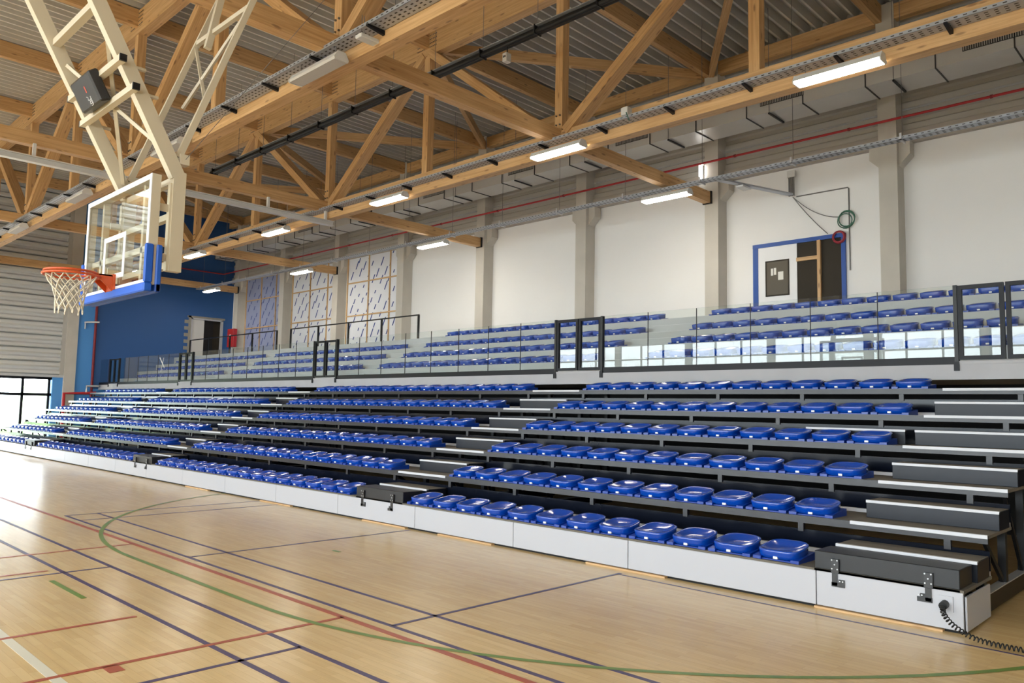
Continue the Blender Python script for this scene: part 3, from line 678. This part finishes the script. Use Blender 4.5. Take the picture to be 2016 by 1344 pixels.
tag(MB().tube([(XL+.14, 12.16, 0), (XL+.14, 12.16, 8.4)], .055, 10).build('standpipe', 'dark_red'), 'dark red vertical pipe at the edge of the blue wall', 'pipe')
rb = thing('red_pipework', 'low red pipework at the far end of the stand', 'pipe', (XL+.4, 11.7, 0))
MB().tube([(XL+.3, 11.0, .1), (XL+.3, 11.0, 2.15), (XL+.3, 12.3, 2.2)], .07, 8).build('pipe', 'pipe_red', rb); MB().tube([(XL+.3, 11.9, 2.2), (XL+.3, 11.9, 2.5), (XL+.3, 12.4, 2.52)], .05, 8).build('branch', 'alu', rb)
tag(MB().tube([(XL+.02, 11.75, 5.4), (XL+.3, 11.75, 5.4), (XL+.5, 12.2, 5.42)], .04, 8).tube([(XL+.05, 11.75, 5.4), (XL+.05, 11.75, 5.1)], .03, 8).build('wall_bracket', 'alu'), 'white bracket pipe on the bright blue wall', 'bracket')
# black hose under the roof
hs = thing('cable_conduit', 'black cable run hung on rods below the roof', 'cable', (-15, 10.4, 8.95))
for dy, dz, r in ((0, 0, .045), (.09, .0, .04), (.045, .07, .035)): MB().tube([(-23.4, 10.4+dy, 8.95+dz), (XR, 10.4+dy, 8.95+dz)], r, 8).build('hose', 'rubber', hs)
MB().box(-23.4, XR, 10.36, 10.53, 9.06, 9.075).build('carrier', 'galv', hs)
for i in range(20):
    x = -23.1+1.5*i
    MB().cyl((x, 10.44, 9.06), (x, 10.44, ZR), .006, 5).build('hanger_rod', 'cable_grey', hs); MB().box(x-.012, x+.012, 10.34, 10.54, 8.895, 9.08).build('strap', 'rubber', hs)
# white rail under the second tie
wr = thing('steel_rail', 'white steel rail hanging under the second tie beam', 'rail', (-19.2, 4, 7.0))
MB().box(-19.28, -19.12, YF, 12.25, 7.0, 7.02).build('lower_flange', 'lamp_body', wr); MB().box(-19.21, -19.19, YF, 12.25, 7.02, 7.12).build('web', 'lamp_body', wr); MB().box(-19.28, -19.12, YF, 12.25, 7.12, 7.14).build('upper_flange', 'lamp_body', wr)
for y in (-8, -3, 2, 4.6, 7.6, 10.2, 12.0): MB().box(-19.24, -19.16, y-.03, y+.03, 7.14, 7.43).build('hanger', 'lamp_body', wr)
# small devices
e1 = thing('emergency_light', 'small white hanging box above the switched-off lamp', 'lamp', (-9.4, 6.5, 7.25))
MB().box(-9.48, -9.32, 6.3, 6.75, 7.25, 7.31).build('body', 'lamp_body', e1, bevel=.01)
for y in (6.36, 6.4): MB().cyl((-9.4, y, 7.3), (-9.4, y, 7.62), .006, 5).build('rod', 'cable_grey', e1)
e2 = thing('ceiling_socket', 'small white socket box hanging from the black cable run', 'socket', (-10.4, 10.45, 8.6))
MB().box(-10.46, -10.34, 10.36, 10.5, 8.6, 8.78).build('body', 'lamp_body', e2, bevel=.01); MB().cyl((-10.4, 10.44, 8.78), (-10.4, 10.44, 9.0), .012, 6).build('stem', 'rubber', e2)
MB().box(-10.43, -10.41, 10.352, 10.36, 8.68, 8.72).box(-10.39, -10.37, 10.352, 10.36, 8.68, 8.72).build('socket_hole', 'rubber', e2)
e3 = thing('vertical_lamp', 'small bright vertical lamp on the column by the red pipe', 'lamp', (-10.66, 18.2, 8.1))
MB().cyl((-10.66, 18.2, 8.12), (-10.66, 18.2, 8.5), .05, 10).build('tube', mk('lamp_small', (255, 255, 255), .5, emit=(1, .98, .95, 6)), e3); MB().box(-10.72, -10.6, 18.15, 18.3, 8.5, 8.56).build('cap', 'lamp_body', e3)
e4 = thing('wifi_box', 'small white box sitting on the truss cable tray', 'box', (-8.55, 11.8, 7.46)); MB().box(-8.63, -8.47, 11.78, 11.94, 7.464, 7.62).build('body', 'lamp_body', e4, bevel=.01); MB().cyl((-8.5, 11.78, 7.5), (-8.4, 11.74, 7.3), .01, 5).build('lead', 'cable_green', e4)
# cables on the back wall by the doorway
bt = thing('wall_tray', 'cable tray arm reaching from the hanging tray to the wall', 'cable tray', (-8.6, 17.4, 7.3))
MB().bar((-9.1, 16.25, 7.34), (-8.34, 18.6, 7.34), .16, .04).build('arm', 'galv', bt)
for q in range(4): MB().box(-8.39+q*.04, -8.37+q*.04, 18.58, 18.62, 7.3, 7.78).build('conduit', 'cable_grey', bt)
MB().box(-8.42, -8.22, 18.57, 18.66, 7.78, 7.95).build('box', 'lamp_body', bt)
MB().box(-8.95, -8.75, 16.9, 17.3, 7.26, 7.3).build('white_fitting', 'lamp_body', bt)
cg = thing('cable_coil', 'coil of green cable hung on the wall right of the doorway', 'cable', (-7.02, 18.68, 6.35), 'coiled cables')
for q, (r, dx) in enumerate(((.2, 0), (.185, .02), (.17, -.02), (.19, .03))):
    MB().tube([(-7.02+dx+r*math.cos(2*PI*i/20), 18.69-.012*q, 6.5+dx+r*math.sin(2*PI*i/20)) for i in range(20)], .012, 5, True).build('loop', 'cable_green', cg)
def sag(a, b_, d, n=10): return [Vector(a).lerp(Vector(b_), i/n) - Vector((0, 0, d*4*(i/n)*(1-i/n))) for i in range(n+1)]
MB().tube(sag((-8.3, 18.62, 7.28), (-7.2, 18.69, 6.6), .14), .011, 5).build('lead', 'cable_grey', cg)
cr = thing('cable_coil', 'coil of red cable at the blue frame corner of the doorway', 'cable', (-7.18, 18.62, 5.95), 'coiled cables')
for q, r in enumerate((.15, .135, .12, .14)): MB().tube([(-7.18+r*math.cos(2*PI*i/20), 18.66-.014*q, 6.1+r*math.sin(2*PI*i/20)) for i in range(20)], .014, 5, True).build('loop', 'cable_red', cr)
MB().tube(sag((-8.3, 18.62, 7.28), (-7.45, 18.66, 6.22), .05), .011, 5).build('lead', 'cable_grey', cr)
tag(MB().tube([(-8.25, 18.73, 7.3), (-6.98, 18.73, 7.3), (-6.96, 18.73, 7.27), (-6.96, 18.73, 5.28)], .016, 6).build('wall_conduit', 'cable_grey'), 'thin grey conduit running across and down the white wall', 'conduit')

# ------------------------------------------------------------------ basketball hoop
hp = thing('basketball_hoop', 'ceiling-hung basketball hoop with glass board, blue padding and net', 'basketball hoop', (-8.18, 2.75, 2.85))
BX0, BX1, BY, BZ0, BZ1 = -9.15, -7.4, 2.75, 2.9, 3.95
MB().box(BX0+.01, BX1-.01, BY+.003, BY+.015, BZ0+.01, BZ1-.01).build('glass_board', 'board_glass', hp)
fr = MB(); q = .05
fr.box(BX0, BX1, BY-.003, BY+.004, BZ1-q, BZ1).box(BX0, BX1, BY-.003, BY+.004, BZ0, BZ0+q).box(BX0, BX0+q, BY-.003, BY+.004, BZ0+q, BZ1-q).box(BX1-q, BX1, BY-.003, BY+.004, BZ0+q, BZ1-q)
fr.build('border', 'white_paint', hp)
fr = MB(); q = .035
for x in (BX0, BX1-q): fr.box(x, x+q, BY+.004, BY+.085, BZ0, BZ1)
fr.box(BX0+q, BX1-q, BY+.004, BY+.1, BZ1-q, BZ1).box(BX0+q, BX1-q, BY+.004, BY+.1, BZ0, BZ0+q)
fr.build('board_frame', 'cream_steel', hp)
cxh = (BX0+BX1)/2
fr = MB(); a, b_, c, d, q = cxh-.295, cxh+.295, 3.03, 3.48, .05
fr.box(a, b_, BY-.004, BY+.002, d-q, d).box(a, b_, BY-.004, BY+.002, c, c+q).box(a, a+q, BY-.004, BY+.002, c+q, d-q).box(b_-q, b_, BY-.004, BY+.002, c+q, d-q)
fr.build('target_square', 'white_paint', hp)
pd = MB(); pd.box(BX0-.02, BX1+.02, BY-.03, BY+.05, BZ0-.07, BZ0+.015)
pd.box(BX1-.012, BX1+.022, BY-.03, BY+.05, BZ0+.015, BZ0+.38).box(BX0-.022, BX0+.012, BY-.03, BY+.05, BZ0+.015, BZ0+.38)
pd.box(BX1-.012, BX1+.022, BY+.075, BY+.13, BZ0-.07, BZ0+.38).box(BX0-.02, BX1+.022, BY+.075, BY+.13, BZ0-.07, BZ0+.015).box(BX0-.022, BX0+.012, BY+.075, BY+.13, BZ0+.015, BZ0+.38)
pd.build('padding', 'pad_blue', hp, bevel=.012)
RC = Vector((cxh, BY-.151-.225, 3.05))
rm = MB(); rm.tube([RC + Vector((.23*math.cos(2*PI*i/36), .23*math.sin(2*PI*i/36), 0)) for i in range(36)], .012, 8, True); ring = rm.build('rim', 'rim_orange', hp)
MB().tube([RC + Vector((.245*math.cos(2*PI*i/36), .245*math.sin(2*PI*i/36), -.03)) for i in range(36)], .012, 6, True).build('lower_ring', 'rim_orange', ring)
br = MB(); br.box(cxh-.1, cxh+.1, BY-.03, BY-.004, 2.9, 3.07); br.prism([(BY-.03, 3.06), (BY-.2, 3.06), (BY-.2, 3.03), (BY-.14, 3.0), (BY-.03, 2.9)], 0, cxh-.09, cxh-.08); br.prism([(BY-.03, 3.06), (BY-.2, 3.06), (BY-.2, 3.03), (BY-.14, 3.0), (BY-.03, 2.9)], 0, cxh+.08, cxh+.09); br.box(cxh-.09, cxh+.09, BY-.2, BY-.03, 3.045, 3.06)
br.build('rim_bracket', 'rim_orange', hp)
nt = MB(); NS = 12
def netp(i, j):
    t = j/6; r = .225*(1-t)+.12*t - .035*math.sin(PI*t); a = 2*PI*(i+.5*j)/NS
    return RC + Vector((r*math.cos(a), r*math.sin(a), -.03-.33*t - (.015*math.sin(i*2.4+j) if j else 0)))
def netm(i, j):
    t = j/6; r = .225*(1-t)+.12*t - .035*math.sin(PI*t); a = 2*PI*(i-.5*j)/NS
    return RC + Vector((r*math.cos(a), r*math.sin(a), -.03-.33*t))
for i in range(NS):
    nt.tube([netp(i, j) for j in range(7)], .0065, 5); nt.tube([netm(i, j) for j in range(7)], .0065, 5)
    e = netp(i, 6); nt.tube([e + Vector((.012*math.cos(u), 0, -.018+.02*math.sin(u))) for u in [2*PI*k/8 for k in range(8)]], .005, 4, True)
nt.build('net', 'net_cord', hp)
A1, A2 = -7.45, -8.7
for x in (A1, A2):
    ms = MB().box(x-.045, x+.045, 2.95, 3.07, 3.05, 4.02).build('mast', 'cream_steel', hp)
    MB().box(x-.03, x+.03, 2.93, 2.95, 3.05, 3.9).build('guide', 'cream_steel', ms)
    for z0 in (3.14, 3.62): MB().box(x-.012, x+.012, BY+.085, 2.95, z0, z0+.07).build('link', 'cream_steel', ms)
    MB().bar((x, 2.995, 3.98), (x, 1.26, 7.1), .09, .13, up=(0, .87, .49)).build('arm', 'cream_steel', hp)
    MB().bar((x, 3.0, 4.17), (x, 4.1, 7.2), .045, .06, up=(0, 1, -.3)).build('brace', 'cream_steel', hp)
    MB().box(x-.05, x+.05, 3.0, 3.09, 4.1, 4.2).build('brace_lug', 'cream_steel', hp)
    MB().box(x-.06, x+.06, 1.12, 1.32, 7.08, 7.2).build('pivot', 'cream_steel', hp); MB().box(x-.06, x+.06, 4.03, 4.2, 7.15, 7.3).build('pivot', 'cream_steel', hp)
MB().cyl((A1+.05, 3.05, 4.15), (A1+.05, 6.63, 9.62), .003, 4).build('hoist_cable', 'cable_grey', hp)
MB().box(A2-.6, A1+.6, 4.03, 4.2, 7.3, 7.42).build('hanger_beam', 'cream_steel', hp)
ay = lambda z: 2.985-.552*(z-4.0)
for z in (3.12, 3.6, 3.95): MB().box(A2+.045, A1-.045, 2.97, 3.03, z-.03, z+.03).build('cross_bar', 'cream_steel', hp)
for x in (BX0+.3, BX1-.33): MB().box(x-.025, x+.025, BY+.06, BY+.12, BZ0+.03, BZ1-.03).build('board_stay', 'cream_steel', hp)
MB().box(BX0+.05, BX1-.05, BY+.06, BY+.11, 3.24, 3.3).build('board_stay', 'cream_steel', hp)
MB().bar((A2, ay(5.42), 5.42), (A1, ay(5.42), 5.42), .07, .07).build('cross_bar', 'cream_steel', hp)
for za, xa, zb, xb in ((5.22, A2+.05, 4.25, A1-.05), (5.25, A1-.05, 4.12, A2+.05)): MB().bar((xa, ay(za), za), (xb, ay(zb), zb), .035, .035).build('lattice', 'cream_steel', hp)
byy = lambda z: 3.0+(z-4.17)*.363
MB().bar((A2, byy(5.95), 5.95), (A1, byy(5.95), 5.95), .05, .05).build('cross_bar', 'cream_steel', hp)
for za, xa, zb, xb in ((5.9, A2, 4.8, A1), (5.9, A1, 4.9, (A1+A2)/2)): MB().bar((xa, byy(za), za), (xb, byy(zb), zb), .03, .03).build('lattice', 'cream_steel', hp)
MB().bar((-8.3, byy(6.5)-.1, 6.55), (-8.3, byy(5.8), 5.75), .06, .07).build('latch_arm', 'cream_steel', hp)
for z in (4.92, 4.69):
    yy = ay(z)-.08
    rl = MB().box(A2-.08, A1+.14, yy-.03, yy+.03, z-.03, z+.03).build('mount_rail', 'cream_steel', hp)
    for x in (A1+.14, A2-.08): MB().box(x-.012, x+.012, yy-.031, yy+.031, z-.031, z+.031).build('end_plug', 'rubber', rl)
    for x in (A1, A2): MB().box(x-.02, x+.02, yy, yy+.25, z-.012, z+.012).build('clamp_bolt', 'cream_steel', rl)
# black case on the rails (tilted with the arms)
cz = thing('control_box', 'black plastic case clamped to the white basketball arms', 'box', (-8.11, ay(4.83)-.2, 4.7))
u = Vector((0, .483, -.875)); nn = Vector((0, -.875, -.483)); c0 = Vector((-8.11, ay(4.88), 4.88)) + nn*.14
vs = []
for dn in (-.05, .05):
    for sx, su in ((-1,-1),(1,-1),(1,1),(-1,1)):
        k_ = 1.0 if dn < 0 else .93
        vs.append(c0 + Vector((sx*.275*k_, 0, 0)) + u*(su*.155*k_) + nn*dn)
MB().add(vs, [(3,2,1,0),(4,5,6,7),(0,1,5,4),(1,2,6,5),(2,3,7,6),(3,0,4,7)]).build('body', 'case_black', cz, bevel=.015)
def onbox(a, b_): return c0 + Vector((a, 0, 0)) + u*b_ + nn*.053
mk_ = MB()
for (a, b_) in ((.05, -.02),): mk_.add([onbox(a-.012, b_-.03), onbox(a+.012, b_-.03), onbox(a+.012, b_+.03), onbox(a-.012, b_+.03)], [(0,1,2,3)])
mk_.build('red_mark', 'mark_red', cz)
lg = MB()
for i in range(4): lg.tube([onbox(.06+.03*math.cos(t_), .06+.018*i+.02*math.sin(t_)) for t_ in [PI*.1*j-.4 for j in range(9)]], .003, 4)
lg.tube([onbox(.0, .04), onbox(.03, .05), onbox(.015, .075), onbox(.05, .085), onbox(.03, .115)], .003, 4)
lg.build('white_logo', 'tag_white', cz)

# ------------------------------------------------------------------ court lines (painted on the floor)
def fline(mat, x0, y0, x1, y1, w_=.045):
    b = MB(); zz = {'line_white': .0008, 'line_purple': .0013, 'line_red': .0018}.get(mat, .0023); b.bar((x0, y0, zz), (x1, y1, zz), w_, .0012); return b.build('court_line', mat, floor)
for y in (4.563, 4.09): fline('line_purple', -13.72, y, 5, y)
for y in (3.24, 2.767): fline('line_purple', -16, y, 5, y)
fline('line_red', -20, 3.946, 5, 3.946, .06)
fline('line_white', -24, 1.72, 5, 1.72, .07)
fline('line_purple', -5.287, 4.09, -5.287, 7.28); fline('line_purple', -5.287, -6, -5.287, 3.24); fline('line_purple', -9.2, 4.09, -9.2, 7.4); fline('line_purple', -9.2, -6, -9.2, 3.24)
fline('line_purple', -13.72, 4.09, -13.72, 7.4); fline('line_purple', -13.04, 4.09, -13.04, 7.4)
fline('line_red', -5.78, -2, -5.78, 3.946, .05); fline('line_red', -6.95, -2, -6.95, 2.67, .05); fline('line_red', -10.5, -2, -10.5, 3.946, .05); fline('line_red', -9.4, -2, -9.4, 2.67, .05)
fline('line_red', -5.78, 2.06, -5.62, 2.06, .1)
fline('line_purple', -5.287, 7.22, 5, 7.05, .03)
fline('line_green', -8.86, 2.555, -7.89, 2.555, .05); fline('line_green', -8.5, 5.62, -8.36, 5.62, .05)
gp = [(-9.67+6*math.cos(math.radians(a)), 9.6+6*math.sin(math.radians(a))) for a in range(180, 271, 3)] + [(-6.67+6*math.cos(math.radians(a)), 9.6+6*math.sin(math.radians(a))) for a in range(270, 361, 3)]
g = MB()
for i in range(len(gp)):
    a = Vector(gp[max(0, i-1)]); b_ = Vector(gp[min(len(gp)-1, i+1)]); t_ = (b_-a).normalized(); nrm = Vector((-t_.y, t_.x))*.027
    for s in (-1, 1): g.v.append(Vector((gp[i][0]+s*nrm.x, gp[i][1]+s*nrm.y, .0034)))
for i in range(len(gp)-1): g.f.append((2*i, 2*i+1, 2*i+3, 2*i+2)); g.sm.append(False)
g.build('court_line', 'line_green', floor)

# ------------------------------------------------------------------ plug and coiled cable at the near end
cc = thing('coiled_cable', 'black coiled cable plugged into the white front panel', 'cable', (-2.03, 7.4, 0))
MB().cyl((-2.03, 7.45, .235), (-2.03, 7.37, .225), .034, 12).build('plug', 'rubber', cc); MB().box(-2.08, -1.97, 7.438, 7.45, .17, .3).build('socket_plate', 'fascia_white', cc)
pts = [Vector(p) for p in ((-2.03, 7.37, .22), (-2.0, 7.3, .17), (-1.9, 7.24, .1), (-1.72, 7.2, .045), (-1.4, 7.22, .03), (-1.0, 7.3, .03), (-.5, 7.35, .03))]
def cat(ps, n):
    o = []
    for i in range(len(ps)-1):
        p0, p1, p2, p3 = ps[max(0, i-1)], ps[i], ps[i+1], ps[min(len(ps)-1, i+2)]
        for j in range(n):
            t = j/n; o.append(.5*((2*p1)+(p2-p0)*t+(2*p0-5*p1+4*p2-p3)*t*t+(3*p1-p0-3*p2+p3)*t**3))
    return o + [ps[-1]]
path = cat(pts, 40); hx = []; ang = 0
for i, p in enumerate(path):
    q_ = path[min(i+1, len(path)-1)]; d = (q_-path[max(0, i-1)]).normalized(); s_ = d.cross(Vector((0,0,1))).normalized(); v_ = s_.cross(d)
    if i: ang += (p-path[i-1]).length/.03*2*PI
    hx.append((p, s_, v_, ang))
fine = []
for i in range(len(hx)-1):
    for j in range(5):
        t = j/5; p = hx[i][0].lerp(hx[i+1][0], t); a_ = hx[i][3]*(1-t)+hx[i+1][3]*t
        fine.append(p + (hx[i][1]*math.cos(a_) + hx[i][2]*math.sin(a_))*.018)
MB().tube(fine, .0055, 5).build('coil', 'rubber', cc)
